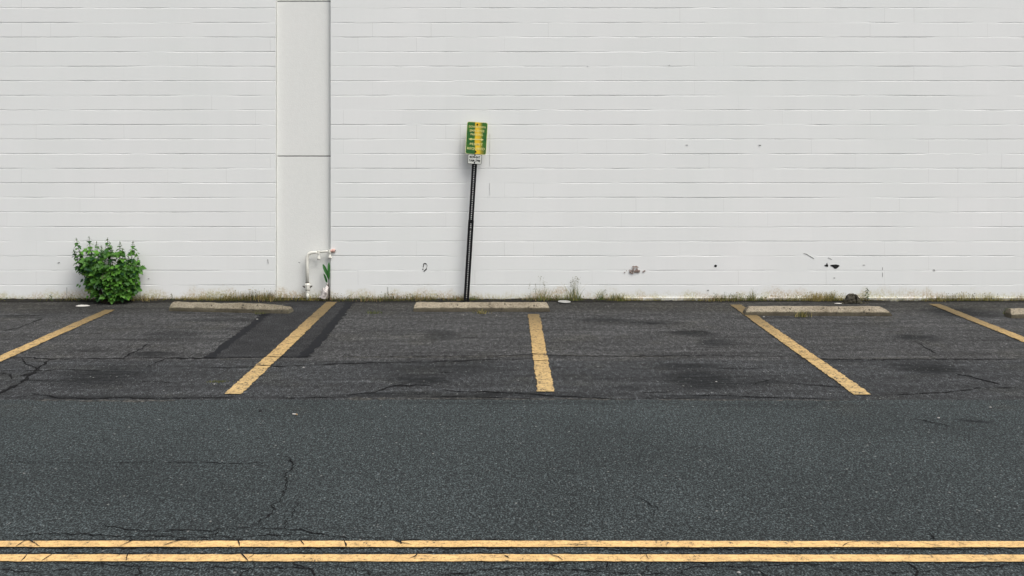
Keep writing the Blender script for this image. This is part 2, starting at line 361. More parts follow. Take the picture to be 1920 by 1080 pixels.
line('road_line', (-14, yc1), (14, yc1 - .02), .092, M['centre'], 'upper of the two yellow lines along the road centre', G2,
     [(.009,[(454,1012),(446,1017),(449,1027)]), (.009,[(572,1012),(563,1017),(570,1025)]), (.011,[(643,1013),(646,1020),(649,1028)]), (.008,[(52,1014),(42,1020),(30,1028)]),
      (.008,[(52,1014),(62,1020),(75,1028)]), (.009,[(255,1014),(238,1021),(225,1028)]), (.009,[(350,1014),(325,1020),(305,1028)]), (.012,[(738,1012),(750,1019),(752,1024)]),
      (.010,[(735,1016),(755,1021),(772,1025)]), (.006,[(515,1019),(545,1020),(565,1018)]), (.009,[(1580,1028),(1592,1021),(1615,1018),(1665,1019),(1675,1018)]),
      (.006,[(1720,1019),(1740,1024),(1765,1028)]), (.006,[(1640,1018),(1652,1025)]), (.007,[(1790,1018),(1812,1026)]), (.006,[(1030,1027),(1080,1025),(1130,1025)])], amp=.0035, step=.05)
line('road_line', (-14, yc2), (14, yc2 - .02), .098, M['centre'], 'lower of the two yellow lines along the road centre', G2,
     [(.009,[(450,1040),(457,1047),(465,1055)]), (.008,[(478,1041),(465,1051)]), (.008,[(52,1041),(40,1055)]), (.008,[(100,1041),(78,1055)]), (.008,[(240,1041),(237,1054)]),
      (.008,[(785,1040),(778,1047),(765,1052)]), (.010,[(944,1044),(955,1051)]), (.009,[(1030,1042),(1045,1048),(1055,1054)]), (.007,[(1212,1043),(1200,1053)]),
      (.007,[(1212,1043),(1218,1055)]), (.010,[(1298,1042),(1305,1049)]), (.007,[(1640,1043),(1648,1049)]), (.007,[(284,1041),(278,1048)])], amp=.0035, step=.05)

# ------------------------------------------------------------------ block wall
def wallmat(name, c, stucco=False):
    t = NT(name, .62, .35)
    x, y, z = t.xyz()
    n = t.noise(.5, 4).outputs[0]; f = t.noise(55, 4, .6).outputs[0]
    cc = t.mix(.9, c, t.ramp(n, [(.3, (.965, .975, .965)), (.7, (1.02, 1.01, 1.01))]), 'MULTIPLY')
    runs = t.noise(1., 4, .7, vec=t.vm('MULTIPLY', t.tc, (5.5, 1, .35))).outputs[0]           # faint rain streaks
    cc = t.mix(.25, cc, t.ramp(runs, [(.35, .965), (.6, 1.01)]), 'MULTIPLY')
    # splash-back dirt that climbs from the ground
    dn = t.noise(2.3, 5, .7, vec=t.vm('MULTIPLY', t.tc, (1, 1, .8))).outputs[0]
    hgt = t.ma('SUBTRACT', z, t.ma('MULTIPLY', t.ma('SUBTRACT', dn, .40), .52))
    d1 = t.mr(hgt, .125, -.02)
    sp = t.noise(38, 4, .75).outputs[0]
    d1 = t.ma('MULTIPLY', d1, t.mr(sp, .38, .60, .12, 1.))
    hue = t.mix(t.mr(t.noise(3.1, 3).outputs[0], .42, .6), (.50, .46, .28), (.50, .40, .27))
    cc = t.mix(t.ma('MULTIPLY', d1, .92), cc, hue)
    d2 = t.ma('MULTIPLY', t.mr(t.ma('ADD', z, t.ma('MULTIPLY', sp, .05)), .078, .035), t.mr(t.noise(9, 4).outputs[0], .35, .6, .2, .9))
    cc = t.mix(d2, cc, (.07, .065, .04))
    h = t.ma('MULTIPLY', f, .35)
    if stucco:
        h = t.noise(70, 3, .6).outputs[0]
        cc = t.mix(.5, cc, t.ramp(t.noise(16, 4).outputs[0], [(.3, .95), (.7, 1.02)]), 'MULTIPLY')
        t.bump(h, .35, .006)
    else:
        u = t.ma('DIVIDE', t.ma('ADD', x, .681), .4064)
        row = t.ma('FLOOR', t.ma('DIVIDE', t.ma('SUBTRACT', z, .222), .2025))
        half = t.ma('MULTIPLY', t.ma('MODULO', t.ma('ADD', row, 41), 2), .5)
        uu = t.ma('ADD', u, half)
        fr = t.ma('ABSOLUTE', t.ma('SUBTRACT', t.ma('FRACT', t.ma('ADD', uu, .5)), .5))
        cell = t.n('ShaderNodeCombineXYZ'); t.put(cell.inputs[0], t.ma('ROUND', uu)); t.put(cell.inputs[1], row)
        wn = t.n('ShaderNodeTexWhiteNoise'); wn.noise_dimensions = '2D'; t.put(wn.inputs['Vector'], cell.outputs[0])
        vis = t.mr(wn.outputs[0], .80, 1.0, .0, 1., False)
        jm = t.ma('MULTIPLY', t.mr(fr, .013, .004), vis)
        cc = t.mix(t.ma('MULTIPLY', jm, .22), cc, (.35, .34, .33))
        # small scuffs and pinholes
        vv = t.vor(2.1); rr = t.xyz(vv.outputs['Color'])[0]
        spm = t.ma('MULTIPLY', t.ma('GREATER_THAN', rr, t.mr(z, .8, 1.6, .92, 1.01)), t.mr(vv.outputs['Distance'], .032, .018))
        cc = t.mix(t.ma('MULTIPLY', spm, .5), cc, (.22, .21, .20))
        tone = t.n('ShaderNodeTexWhiteNoise'); tone.noise_dimensions = '2D'; c2 = t.n('ShaderNodeCombineXYZ')
        t.put(c2.inputs[0], t.ma('FLOOR', uu)); t.put(c2.inputs[1], row); t.put(tone.inputs['Vector'], c2.outputs[0])
        cc = t.mix(.6, cc, t.ramp(tone.outputs[0], [(0, .985), (1, 1.01)]), 'MULTIPLY')
        t.bump(t.ma('SUBTRACT', h, t.ma('MULTIPLY', jm, .8)), .28, .005)
    return t.col(cc)
M['wall'] = wallmat('painted_block', (.775, .785, .775))
M['stucco'] = wallmat('painted_stucco', (.765, .77, .745), True)
XL, XR = (516.5 - VX) / 135, (620 - VX) / 135
wall = empty('block_wall', (0, 0, 0))
tag(wall, 'white painted concrete block wall of a building behind the parking bays', 'wall')
ZTOP = 6.2
def masonry(x0, x1, seed):
    z = -.04; prof = []                        # (z, depth factor, row)
    rows = []
    zj = .222 - .2025; k = 0
    prof = [(-.05, 0, None)]
    zj = .222
    while zj < ZTOP - .1:
        prof += [(zj - .0085, 0, k), (zj - .0030, .85, k), (zj + .0005, 1, k), (zj + .0045, 1, k), (zj + .0055, .1, k), (zj + .0085, 0, k)]
        zj += .2025; k += 1
    prof.append((ZTOP, 0, None))
    n = int((x1 - x0) / .026); vs = []; fs = []
    for (zz, dfac, row) in prof:
        for i in range(n + 1):
            x = x0 + (x1 - x0) * i / n
            if row is None: vs.append((x, 0, zz)); continue
            a = .12 + noise.noise(Vector((x * .9 + seed, row * 7.3, 1.7))) * .8 + noise.noise(Vector((x * 2.9, row * 5.1, 4.2 + seed))) * .9 + noise.noise(Vector((x * 9, row * 3.1, 4.2 + seed))) * .35
            dep = max(.0003, .0034 + .0062 * min(1, a * 1.7))
            dz = .0028 * noise.noise(Vector((x * 1.6, row * 3.7, 9.1 + seed))) + .0016 * noise.noise(Vector((x * 9, row * 2.1, 2.1)))
            lip = .0022 * noise.noise(Vector((x * .9, row * 9.1 + (1 if zz > .222 + .2025 * row else 0), 5.5 + seed)))
            y = dfac * dep + (lip if dfac < .2 else 0)
            vs.append((x, y, zz + dz))
    m = n + 1
    for j in range(len(prof) - 1):
        for i in range(n): fs.append((j*m+i, j*m+i+1, (j+1)*m+i+1, (j+1)*m+i))
    mb = MB(); mb.add(vs, fs)
    # returns, top and back so that the wall is solid
    for xx in (x0, x1): mb.add([(xx, .0, -.05), (xx, .32, -.05), (xx, .32, ZTOP), (xx, .0, ZTOP)], [(0, 1, 2, 3)])
    mb.add([(x0, .32, -.05), (x1, .32, -.05), (x1, .32, ZTOP), (x0, .32, ZTOP)], [(0, 1, 2, 3)])
    mb.add([(x0, 0, ZTOP), (x1, 0, ZTOP), (x1, .32, ZTOP), (x0, .32, ZTOP)], [(0, 1, 2, 3)])
    return mb.build('masonry', M['wall'], wall)
o = masonry(-14, XL, 3.1); o['label'] = 'block masonry left of the recessed column'
o = masonry(XR, 14, 11.4); o['label'] = 'block masonry right of the recessed column'
RD = .062
for (z0, z1, lab) in ((-.05, 2.006, 'lower smooth stucco panel of the recessed column'), (2.018, 4.166, 'middle smooth stucco panel of the recessed column'), (4.178, ZTOP, 'top smooth stucco panel of the recessed column')):
    mb = MB(); mb.box((XL + .003, RD, z0), (XR + .006, RD + .2, z1)); o = mb.build('column_panel', M['stucco'], wall); o['label'] = lab
    bv = o.modifiers.new('bevel', 'BEVEL'); bv.width = .003; bv.segments = 2
M['gap'] = simple('gap_dark', (.05, .05, .05), .9)
mb = MB(); mb.box((XL + .003, RD + .035, 2.0061), (XR - .003, RD + .19, 2.0179)); mb.box((XL + .003, RD + .035, 4.1661), (XR - .003, RD + .19, 4.1779)); mb.build('panel_joint', M['gap'], wall)
M['bead'] = simple('sealant', (.74, .74, .70), .5, .06, 30)
mb = MB(); pts = []; zz = .02
while zz < ZTOP: pts.append((XL + .009 + .002 * noise.noise(Vector((1, 2, zz * 5))), RD - .001, zz)); zz += .05
mb.tube(pts, .006, 6, caps=False); mb.build('sealant_bead', M['bead'], wall, True)
mb = MB(); mb.box((-14.1, -.04, ZTOP), (14.1, .36, ZTOP + .08)); mb.build('coping', M['bead'], wall)
# thin painted footing that shows right of the sign
mb = MB(); xs = [1.55 + .08 * i for i in range(156)]; vs = []; fs = []
for i, x in enumerate(xs):
    dz = .004 * noise.noise(Vector((x * 2.5, 0, 0))); t_ = -.016 - .004 * noise.noise(Vector((x * 1.7, 3, 0)))
    vs += [(x, .0, .056 + dz), (x, t_, .050 + dz), (x, t_, -.02)]
for i in range(len(xs) - 1):
    a = i * 3; fs += [(a, a+3, a+4, a+1), (a+1, a+4, a+5, a+2)]
mb.add(vs, fs); mb.build('footing_ledge', M['wall'], wall)

# chips and marks in the wall paint
M['black'] = simple('chip_black', (.012, .012, .012), .8)
M['brown'] = simple('chip_brown', (.28, .21, .18), .9, .6, 90)
M['grey'] = simple('chip_grey', (.30, .30, .29), .8)
def poly_on_wall(name, polys, mat, label, y=-.004):
    mb = MB()
    for k, pl in enumerate(polys):
        fr = [wl(px, py, y - .0004 * k) for px, py in pl]; bk = [v + Vector((0, .006, 0)) for v in fr]; n = len(pl)
        mb.add(fr + bk, [tuple(range(n))] + [(i, (i+1) % n, n+(i+1) % n, n+i) for i in range(n)])
    o = mb.build(name, mat, wall); o['label'] = label; return o
poly_on_wall('paint_chip', [[(1556.5,497),(1561,496.3),(1568,495.8),(1573,497),(1574.5,498.6),(1571,501.5),(1568,504),(1564.5,503.5),(1562,501),(1558,498.6)],
    [(1545.5,498),(1549,496),(1551,492.5),(1551.8,495.5),(1553,498),(1552.5,500),(1549,499.8)]], M['black'], 'black chipped spot shaped like a small fish')
poly_on_wall('paint_chip', [[(1338.8,498.5),(1340,496.9),(1341.8,496.3),(1343.6,496.9),(1344.3,498.6),(1343.6,500.4),(1341.8,501.2),(1339.8,500.4)]], M['black'], 'small round black hole in the wall')
def chip_strokes(strokes):
    out = []
    for (x0, y0, x1, y1, w_) in strokes:
        d = Vector((x1-x0, y1-y0)).normalized(); n_ = Vector((-d.y, d.x)) * w_ / 2
        out.append([(x0+n_.x, y0+n_.y), (x1+n_.x, y1+n_.y), (x1-n_.x, y1-n_.y), (x0-n_.x, y0-n_.y)])
    return out
poly_on_wall('paint_chip', chip_strokes([(794.2,495,796.5,493.8,1.6),(796.5,493.8,800,495.4,1.7),(794.6,495,793.6,501,1.3),(792.2,504.5,794,505,1.8),(800,503.8,796.5,507.2,1.8),(796.8,507,794.5,508.6,1.6),(801,497,800,503,.6)]),
    M['black'], 'thin black broken outline of an oval scrape')
rnd = random.Random(4); pl = []
for k in range(44):
    x, y = rnd.gauss(1190, 7.5), rnd.gauss(508.6, 1.5)
    r = rnd.uniform(.6, 1.8); pl.append([(x + r * 1.5 * math.cos(a) * rnd.uniform(.6, 1.1), y + r * .8 * math.sin(a)) for a in [i * 1.05 for i in range(6)]])
pl += [[(1184.5,501),(1187,498.4),(1190,499.5),(1193,498.3),(1197,500.5),(1197.5,502),(1194,500.6),(1190,501.8),(1187.5,500.4)], [(1187,501),(1188.5,501),(1188.8,506),(1187,506)], [(1193.5,501),(1195,501),(1196,507),(1193.8,507)]]
poly_on_wall('paint_chip', pl, M['brown'], 'crumbled brown patch of bare block')
poly_on_wall('scrape', chip_strokes([(1507,475,1512,476.2,1.2),(1512,476.2,1526.5,484.8,1.1),(1553,483,1560,486.5,.6)]), M['grey'], 'slanting grey scratch in the white paint')
poly_on_wall('scuff', chip_strokes([(1655,501,1655,506,.7),(1655,511,1655,519,.6),(1563,521,1566,521.4,1.3),(1618,497,1622,497,1),(108,493,112,492,1.6),(277,522.5,280,522.5,1.4),(1326,544.2,1329.5,544.2,1.5),(502,486,503,494,.8),(1286,271.8,1290,271.8,.9),(1423,272,1427,272.3,1.4),
   (1101,124,1103,124,.8),(1254,122.5,1256,122,.8),(559.5,492,563,493,1.3),(1830.8,559,1834,558.5,1.6),(1751,505,1753,508,1.1)]), M['grey'], 'tiny grey scuffs scattered over the wall')
poly_on_wall('open_joint', chip_strokes([(125.2,539,125.2,562,.9),(262.5,520,262.5,562,.5),(727,538,727.5,556,.7)]), M['grey'], 'short upright open joints in the lowest course')
poly_on_wall('filled_joint', chip_strokes([(863,233,863,258,.45),(863,261,862.5,285,.4),(862.3,288,862.3,312,.45),(918.5,250,918.5,258,.6),(918.5,261,918.5,285,.4),(918.3,288,918.5,312,.45),(918.3,343,918.5,366,.4)]), simple('joint_soft', (.5,.5,.49), .8), 'faint filled joints beside the green sign')

# ------------------------------------------------------------------ dark soil strip at the wall foot
M['soil'] = simple('soil', (.012, .011, .009), .95, .7, 60, bump=.6)
mb = MB(); nx, ny = 620, 7; vs = []; fs = []
for i in range(nx + 1):
    x = -12 + 24 * i / nx
    wd = .13 + .06 * noise.noise(Vector((x * .9, 1, 2))) + .03 * noise.noise(Vector((x * 6, 1, 2)))
    for j in range(ny + 1):
        t_ = j / ny; y = (.06 if XL - .0 < x < XR else -.0) - (wd + (.06 if XL < x < XR else 0)) * t_
        h = ((.030 if x < 1.5 else .014) + .014 * noise.noise(Vector((x * 1.4, 7, 3))) + .010 * noise.noise(Vector((x * 5, 7, 3)))) * (1 - t_) ** .8 + .008 * noise.noise(Vector((x * 22, y * 22, 3))) * (1 - t_) * 1.5
        vs.append((x, y, max(-.004, h) - (.004 if j == ny else 0)))
for i in range(nx):
    for j in range(ny): a = i * (ny + 1) + j; fs.append((a, a + 1, a + ny + 2, a + ny + 1))
mb.add(vs, fs); tag(mb.build('soil_strip', M['soil'], None, True), kind='structure')

# ------------------------------------------------------------------ concrete wheel stops
def concrete(name, c, moss):
    t = NT(name, .9, .2)
    n1 = t.noise(5, 5, .65).outputs[0]; n2 = t.noise(70, 4, .7).outputs[0]; n3 = t.noise(14, 5, .7).outputs[0]
    cc = t.mix(1., c, t.ramp(n1, [(.3, (.66, .62, .56)), (.6, (1.08, 1.05, 1.0))]), 'MULTIPLY')
    cc = t.mix(.9, cc, t.ramp(n2, [(.36, .42), (.5, .98), (.66, 1.4)]), 'MULTIPLY')
    z = t.xyz()[2]
    low = t.mr(t.ma('ADD', z, t.ma('MULTIPLY', t.ma('SUBTRACT', n3, .5), .05)), .060, .044)     # shade on the vertical foot, painted in as a dark tone
    cc = t.mix(t.ma('MULTIPLY', low, .8), cc, (.06, .053, .037))
    vv = t.vor(26); r = t.xyz(vv.outputs['Color'])[0]
    pit = t.ma('MULTIPLY', t.ma('GREATER_THAN', r, .84), t.mr(vv.outputs['Distance'], .42, .25))
    cc = t.mix(t.ma('MULTIPLY', pit, .8), cc, (.05, .045, .035))
    cc = t.mix(t.ma('MULTIPLY', t.mr(n3, .56, .66), moss), cc, (.12, .12, .06))
    t.bump(t.ma('SUBTRACT', n2, t.ma('MULTIPLY', pit, 1.2)), .5, .006)
    return t.col(cc)
M['conc'] = [concrete('concrete_pale', (.295, .262, .205), .35), concrete('concrete_old', (.235, .212, .165), .6)]
PROFILE = [(-.095,0),(-.097,.02),(-.096,.046),(-.088,.054),(-.066,.080),(-.044,.102),(-.030,.107),(.0,.108),(.032,.107),(.046,.102),(.068,.080),(.09,.054),(.097,.046),(.097,.02),(.095,0)]
def wheel_stop(a, b, label, mi, rough=.0, endl=.06, endr=.06, seed=1, breakr=0):
    (ax, ay), (bx, by) = a, b; L = math.hypot(bx - ax, by - ay); mb = MB(); n = int(L / .018); vs = []; fs = []; m = len(PROFILE)
    for i in range(n + 1):
        s = i / n; u = s * L
        for j, (py, pz) in enumerate(PROFILE):
            x = u; zz = pz; yy = py
            el = endl * (pz / .108) ** 2.2; er = endr * (pz / .108) ** 2.2
            x = el + (L - el - er) * s if True else u
            q = Vector((u * 9 + seed * 13, py * 14, pz * 14)); q2 = Vector((u * 2.2 + seed, py * 3, pz * 5))
            k = .0045 * noise.noise(q) + .003 * noise.noise(q * 3.5) + rough * (noise.noise(q2) * .5 + max(0, noise.noise(q * .7) - .15) * -1.6)
            if breakr and u > L - breakr:
                e = (u - (L - breakr)) / breakr; k -= e * .018 * (1 + noise.noise(q * 1.4)) * (pz / .108)
            ln = math.hypot(py, pz) + 1e-6
            if pz > .001: yy += k * py / .1; zz += k * (pz / .1)
            if 0 < pz: x += .006 * noise.noise(Vector((py * 30, pz * 30, seed + (0 if s < .5 else 9)))) * (1 if i in (0, n) else 0)
            vs.append((x, yy, zz))
    for i in range(n):
        for j in range(m - 1): p = i * m + j; fs.append((p, p + m, p + m + 1, p + 1))
    fs += [tuple(range(m)), tuple(n * m + j for j in range(m - 1, -1, -1))]
    mb.add(vs, fs)
    o = mb.build('wheel_stop', M['conc'][mi], None, True)
    o.location = (ax, ay, .0); o.rotation_euler.z = math.atan2(by - ay, bx - ax)
    try:
        bpy_mod = o.modifiers.new('split', 'EDGE_SPLIT'); bpy_mod.split_angle = R(38)
    except Exception: pass
    return tag(o, label, 'wheel stop', 'concrete wheel stops at the heads of the bays')
def stop_at(px0, px1, pyb0, pyb1, *args, **kw):    # from where the front foot meets the ground
    x0, y0 = g(px0, pyb0); x1, y1 = g(px1, pyb1)
    return wheel_stop((x0, y0 + .097), (x1, y1 + .097), *args, **kw)
stop_at(318, 543, 583.5, 588.5, 'worn, cracked wheel stop left of the dark asphalt patch, its right end crumbling', 1, .011, .03, .05, 3, .35)
stop_at(775, 1031, 584.5, 584.5, 'straight beige wheel stop in front of the leaning sign post', 0, .0015, .03, .05, 5)
stop_at(1398, 1673, 592, 593, 'pitted wheel stop with rounded ends in front of the dark broken concrete lump', 0, .006, .06, .13, 8)
stop_at(1896, 2165, 597, 597, 'wheel stop cut off by the right edge of the photo, moss on its end', 0, .003, .02, .06, 11)

# ------------------------------------------------------------------ leaning sign
sb = wl(874, 562.5, -.13); sign = empty('parking_sign', (sb.x, -.13, 0))
sign.rotation_euler.y = math.atan(15.3 / 254)
tag(sign, 'leaning black perforated post carrying a green parking sign and a small white plate', 'sign')
M['post'] = simple('post_paint', (.006, .0065, .008), .6, .4, 30, spec=.3)
M['bolt'] = simple('bolt', (.02, .02, .02), .5, .3, 40, metal=.6)
def u_post(name, z0, z1, wd, dep, y0, flip, label):
    """channel: web with real holes, sloping sides and outer lips"""
    mb = MB(); hw = .0066; hh = .0060; pitch = .0254; web = wd * .20; th = .003
    z = z0; vs = []
    def quad(a, b, c, d): mb.add([a, b, c, d], [(0, 1, 2, 3)])
    prof = [(-wd/2, 0), (-wd/2 + .010, 0), (-web - .004, dep), (-hw, dep)]
    k = 0
    while z < z1 - 1e-4:
        zt = min(z + pitch, z1); zm = (z + zt) / 2; has = (zt - z > pitch * .9)
        for s in (-1, 1):
            for (xa, ya), (xb, yb) in zip(prof, prof[1:]):
                for off in (0, th):
                    quad((s*xa, y0+ya+off, z), (s*xb, y0+yb+off, z), (s*xb, y0+yb+off, zt), (s*xa, y0+ya+off, zt))
            quad((s*-wd/2, y0, z), (s*-wd/2, y0+th, z), (s*-wd/2, y0+th, zt), (s*-wd/2, y0, zt))
            if has: quad((s*hw, y0+dep, zm-hh), (s*hw, y0+dep+th, zm-hh), (s*hw, y0+dep+th, zm+hh), (s*hw, y0+dep, zm+hh))
        for off in (0, th):
            if has:
                quad((-hw, y0+dep+off, z), (hw, y0+dep+off, z), (hw, y0+dep+off, zm-hh), (-hw, y0+dep+off, zm-hh))
                quad((-hw, y0+dep+off, zm+hh), (hw, y0+dep+off, zm+hh), (hw, y0+dep+off, zt), (-hw, y0+dep+off, zt))
            else: quad((-hw, y0+dep+off, z), (hw, y0+dep+off, z), (hw, y0+dep+off, zt), (-hw, y0+dep+off, zt))
        z = zt
    o = mb.build(name, M['post'], sign); o['label'] = label; return o
u_post('upper_post', 1.085, 2.44, .070, .022, 0, 1, 'upper length of the post')
u_post('base_post', -.05, 1.135, .077, .024, .004, 1, 'wider lower length of the post')
def bolt(x, z, y, parent, r=.009):
    mb = MB(); mb.tube([(x, y, z), (x, y - .007, z)], [r, r * .8], 10); return mb.build('bolt', M['bolt'], parent)
bolt(0, 1.11, .016, sign, .012); bolt(0, 1.0, .02, sign, .010)
def plate(w_, h_, r_, y0, y1, cx, cz):
    pts = []
    for (sx, sz, a0) in ((1, 1, 0), (-1, 1, 90), (-1, -1, 180), (1, -1, 270)):
        for k in range(6):
            a = R(a0 + k * 18); pts.append((cx + sx * (w_/2 - r_) + r_ * math.cos(a), cz + sz * (h_/2 - r_) + r_ * math.sin(a)))
    n = len(pts); mb = MB(); mb.add([(x, y0, z) for x, z in pts] + [(x, y1, z) for x, z in pts], [tuple(range(n)), tuple(range(2*n-1, n-1, -1))] + [(i, (i+1) % n, n+(i+1) % n, n+i) for i in range(n)])
    return mb
def zl(py): return EYE - (py - VY) / 136.1
t = NT('sign_green', .45, .5)
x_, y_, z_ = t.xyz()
band = t.ma('ADD', x_, t.ma('MULTIPLY', t.ma('SUBTRACT', t.noise(10, 3).outputs[0], .5), .03))  # yellow band: a reflection painted into the plate colour
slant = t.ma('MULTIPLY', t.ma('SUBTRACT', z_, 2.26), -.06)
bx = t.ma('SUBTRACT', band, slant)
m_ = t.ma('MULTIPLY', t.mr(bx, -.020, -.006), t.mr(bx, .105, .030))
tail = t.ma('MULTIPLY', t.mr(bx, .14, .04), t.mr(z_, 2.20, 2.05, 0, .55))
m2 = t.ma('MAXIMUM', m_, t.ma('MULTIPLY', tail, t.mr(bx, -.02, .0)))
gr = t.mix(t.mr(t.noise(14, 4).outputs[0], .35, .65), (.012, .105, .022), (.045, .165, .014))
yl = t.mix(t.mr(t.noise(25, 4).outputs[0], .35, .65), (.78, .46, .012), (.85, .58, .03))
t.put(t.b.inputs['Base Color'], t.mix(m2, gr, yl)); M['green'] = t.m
M['pale'] = simple('sign_border', (.72, .72, .38), .5, .1, 10)
M['lett'] = simple('sign_letter', (.75, .72, .28), .5, .15, 40)
M['white'] = simple('sign_white', (.62, .63, .58), .5, .1, 10)
M['ink'] = simple('sign_ink', (.015, .015, .015), .5)
CZ = zl(258.5); PW, PH = .288, .448
gp = plate(PW, PH, .030, -.012, -.0095, .008, CZ).build('green_plate', M['pale'], sign); gp['label'] = 'green plate with a yellow reflection painted into its colour'
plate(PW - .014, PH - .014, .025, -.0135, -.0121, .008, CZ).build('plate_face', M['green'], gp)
def lettering(body, size, x, z, mat, parent, y, sx=1.0, serif=True, extra=.0006, name='lettering'):
    cu = bpy.data.curves.new('t', 'FONT'); cu.body = body; cu.size = size; cu.align_x = 'CENTER'; cu.align_y = 'CENTER'
    cu.extrude = .0008; cu.offset = extra; cu.space_character = 1.08
    to = bpy.data.objects.new('t', cu); C.objects.link(to); bpy.context.view_layer.update()
    me = bpy.data.meshes.new_from_object(to.evaluated_get(bpy.context.evaluated_depsgraph_get()))
    bpy.data.objects.remove(to)
    xs = [v.co.x for v in me.vertices]; me.transform(Matrix.Scale(sx / (max(xs) - min(xs)), 4, (1, 0, 0))); me.transform(Matrix.Rotation(R(90), 4, 'X'))
    if serif:                                    # little feet and caps that give the letters their serifs
        xs = [v.co.x for v in me.vertices]; zs = [v.co.z for v in me.vertices]
    me.materials.clear(); me.materials.append(mat); o = obj(name, me, parent); o.location = (x, y, z)
    return o
SY = -.0150
for body, py, sz, wd_ in (('DOWNTOWN', 237.6, .040, .228), ('EMPLOYEE', 245.0, .042, .200), ('PARKING', 251.9, .042, .170), ('PERMIT', 270, .044, .178), ('REQUIRED', 278.3, .044, .240)):
    lettering(body, sz, .008, zl(py), M['lett'], gp, SY, wd_)
az = zl(260.8); mb = MB()
mb.add([(x, SY + d, az + z) for d in (0, .0012) for x, z in ((-.102,0),(-.062,.017),(-.062,.006),(.070,.006),(.070,.017),(.108,0),(.070,-.017),(.070,-.006),(-.062,-.006),(-.062,-.017))],
       [tuple(range(10)), tuple(range(19, 9, -1))] + [(i, (i+1) % 10, 10+(i+1) % 10, 10+i) for i in range(10)])
mb.build('arrow', M['lett'], gp)
bolt(.008, zl(233), -.0135, gp, .013); bolt(.006, zl(284), -.0135, gp, .013)
SZ = zl(298); sp = plate(.192, .136, .014, -.012, -.0095, 0, SZ).build('white_plate', M['ink'], sign); sp['label'] = 'small white plate with black border and hours'
plate(.180, .124, .011, -.0135, -.0121, 0, SZ).build('plate_face', M['white'], sp)
lettering('MON-SAT', .043, 0, zl(294.2), M['ink'], sp, SY, .145, extra=.0012); lettering('8AM-7PM', .043, 0, zl(300.8), M['ink'], sp, SY, .150, extra=.0012)
bolt(0, zl(290.3), -.0135, sp, .010); bolt(0, zl(304.3), -.0135, sp, .010)

# ------------------------------------------------------------------ white water pipe with two taps
PY = -.02
pb = wl(578, 560, PY); pipe = empty('water_pipe', (pb.x, PY, 0))
tag(pipe, 'white painted water pipe with two taps rising up the recessed column', 'pipe')
M['pipe'] = simple('pipe_paint', (.72, .71, .64), .45, .08, 30)
M['rust'] = simple('rust_dark', (.06, .05, .045), .8, .4, 60)
M['redc'] = simple('faded_red', (.62, .38, .33), .6, .25, 60)
def P(px, py, y=PY): return wl(px, py, y) - Vector((pb.x, PY, 0))
mb = MB(); bend = [P(577.5 + .0, 522)]
bend = [P(576, 536), P(575.8, 500), P(575.5, 487), P(576, 481), P(578.5, 476.5), P(583, 474.2), P(590, 473.2), P(597, 473)]
mb.tube([P(577, 562)] + [P(576.8, 549)], .0215, 14)
mb.tube(bend, [.0225] * 6 + [.019, .019], 14); mb.build('riser', M['pipe'], pipe, True)
mb = MB(); mb.tube([P(596, 473.0), P(626, 469.8)], .0145, 12); mb.build('branch', M['pipe'], pipe, True)
mb = MB()
mb.tube([P(576.8, 549), P(576.8, 544), P(576.6, 541.5), P(576.4, 534), P(576.2, 531)], [.026, .027, .034, .040, .028], 8)
o = mb.build('coupling', M['pipe'], pipe)
for nm, a_, b_, r_ in (('lug', P(567.5, 536), P(572, 538.6), [.006, .012]), ('lug', P(585.5, 536), P(581, 538.6), [.006, .012]), ('ring', P(576.8, 543.8), P(576.8, 544.6), .0285), ('ring', P(576.2, 529), P(576.2, 530), .0265)):
    mb = MB(); mb.tube([a_, b_], r_, 8); mb.build(nm, M['rust'], o)
def tap(px, py0):
    mb = MB(); mb.tube([P(px, py0 - 4.5), P(px, py0 + 1.5)], .022, 10)
    mb.tube([P(px, py0 + 1), P(px + .3, py0 + 4), P(px + .5, py0 + 7), P(px + .6, py0 + 9), P(px + .6, py0 + 11)], [.012, .012, .017, .024, .025], 10)
    o = mb.build('tap', M['pipe'], pipe)
    m2 = MB(); m2.tube([P(px + .6, py0 + 11.05), P(px + .6, py0 + 12)], .021, 10); m2.build('tap_mouth', M['rust'], o)
    return o
tap(597, 474.5); tap(618, 472.5)
mb = MB(); mb.tube([P(619.5, 470.6), P(623, 470.2), P(625.6, 470), P(628.2, 469.8)], [.018, .021, .024, .020], 10); o = mb.build('tap_wheel', M['redc'], pipe)
mb = MB(); mb.tube([P(628.2, 469.8), P(629.3, 469.8)], .009, 8); mb.build('wheel_screw', M['rust'], o)

# ------------------------------------------------------------------ leaves and plants
def leafmat(name, a, b):
    t = NT(name, .55, .35); oi = t.n('ShaderNodeNewGeometry').outputs['Random Per Island']
    c = t.ramp(oi, [(0, a), (.55, tuple((p + q) / 2 for p, q in zip(a, b))), (1, b)])
    t.b.inputs['Subsurface Weight'].default_value = 0
    t.put(t.b.inputs['Base Color'], c)
    tr = t.n('ShaderNodeBsdfTranslucent'); t.put(tr.inputs[0], t.mix(1., c, (1.3, 1.5, .5), 'MULTIPLY'))
    mx = t.n('ShaderNodeMixShader'); mx.inputs[0].default_value = .22
    t.t.links.new(t.b.outputs[0], mx.inputs[1]); t.t.links.new(tr.outputs[0], mx.inputs[2])
    t.t.links.new(mx.outputs[0], t.t.nodes['Material Output'].inputs[0])
    return t.m
M['leaf'] = leafmat('bush_leaf', (.008, .048, .014), (.115, .29, .032))
M['leafy'] = leafmat('young_leaf', (.05, .085, .02), (.10, .16, .03))
M['blade'] = leafmat('grass_blade', (.05, .085, .018), (.17, .19, .06))
M['dry'] = leafmat('dry_blade', (.19, .15, .045), (.46, .37, .14))
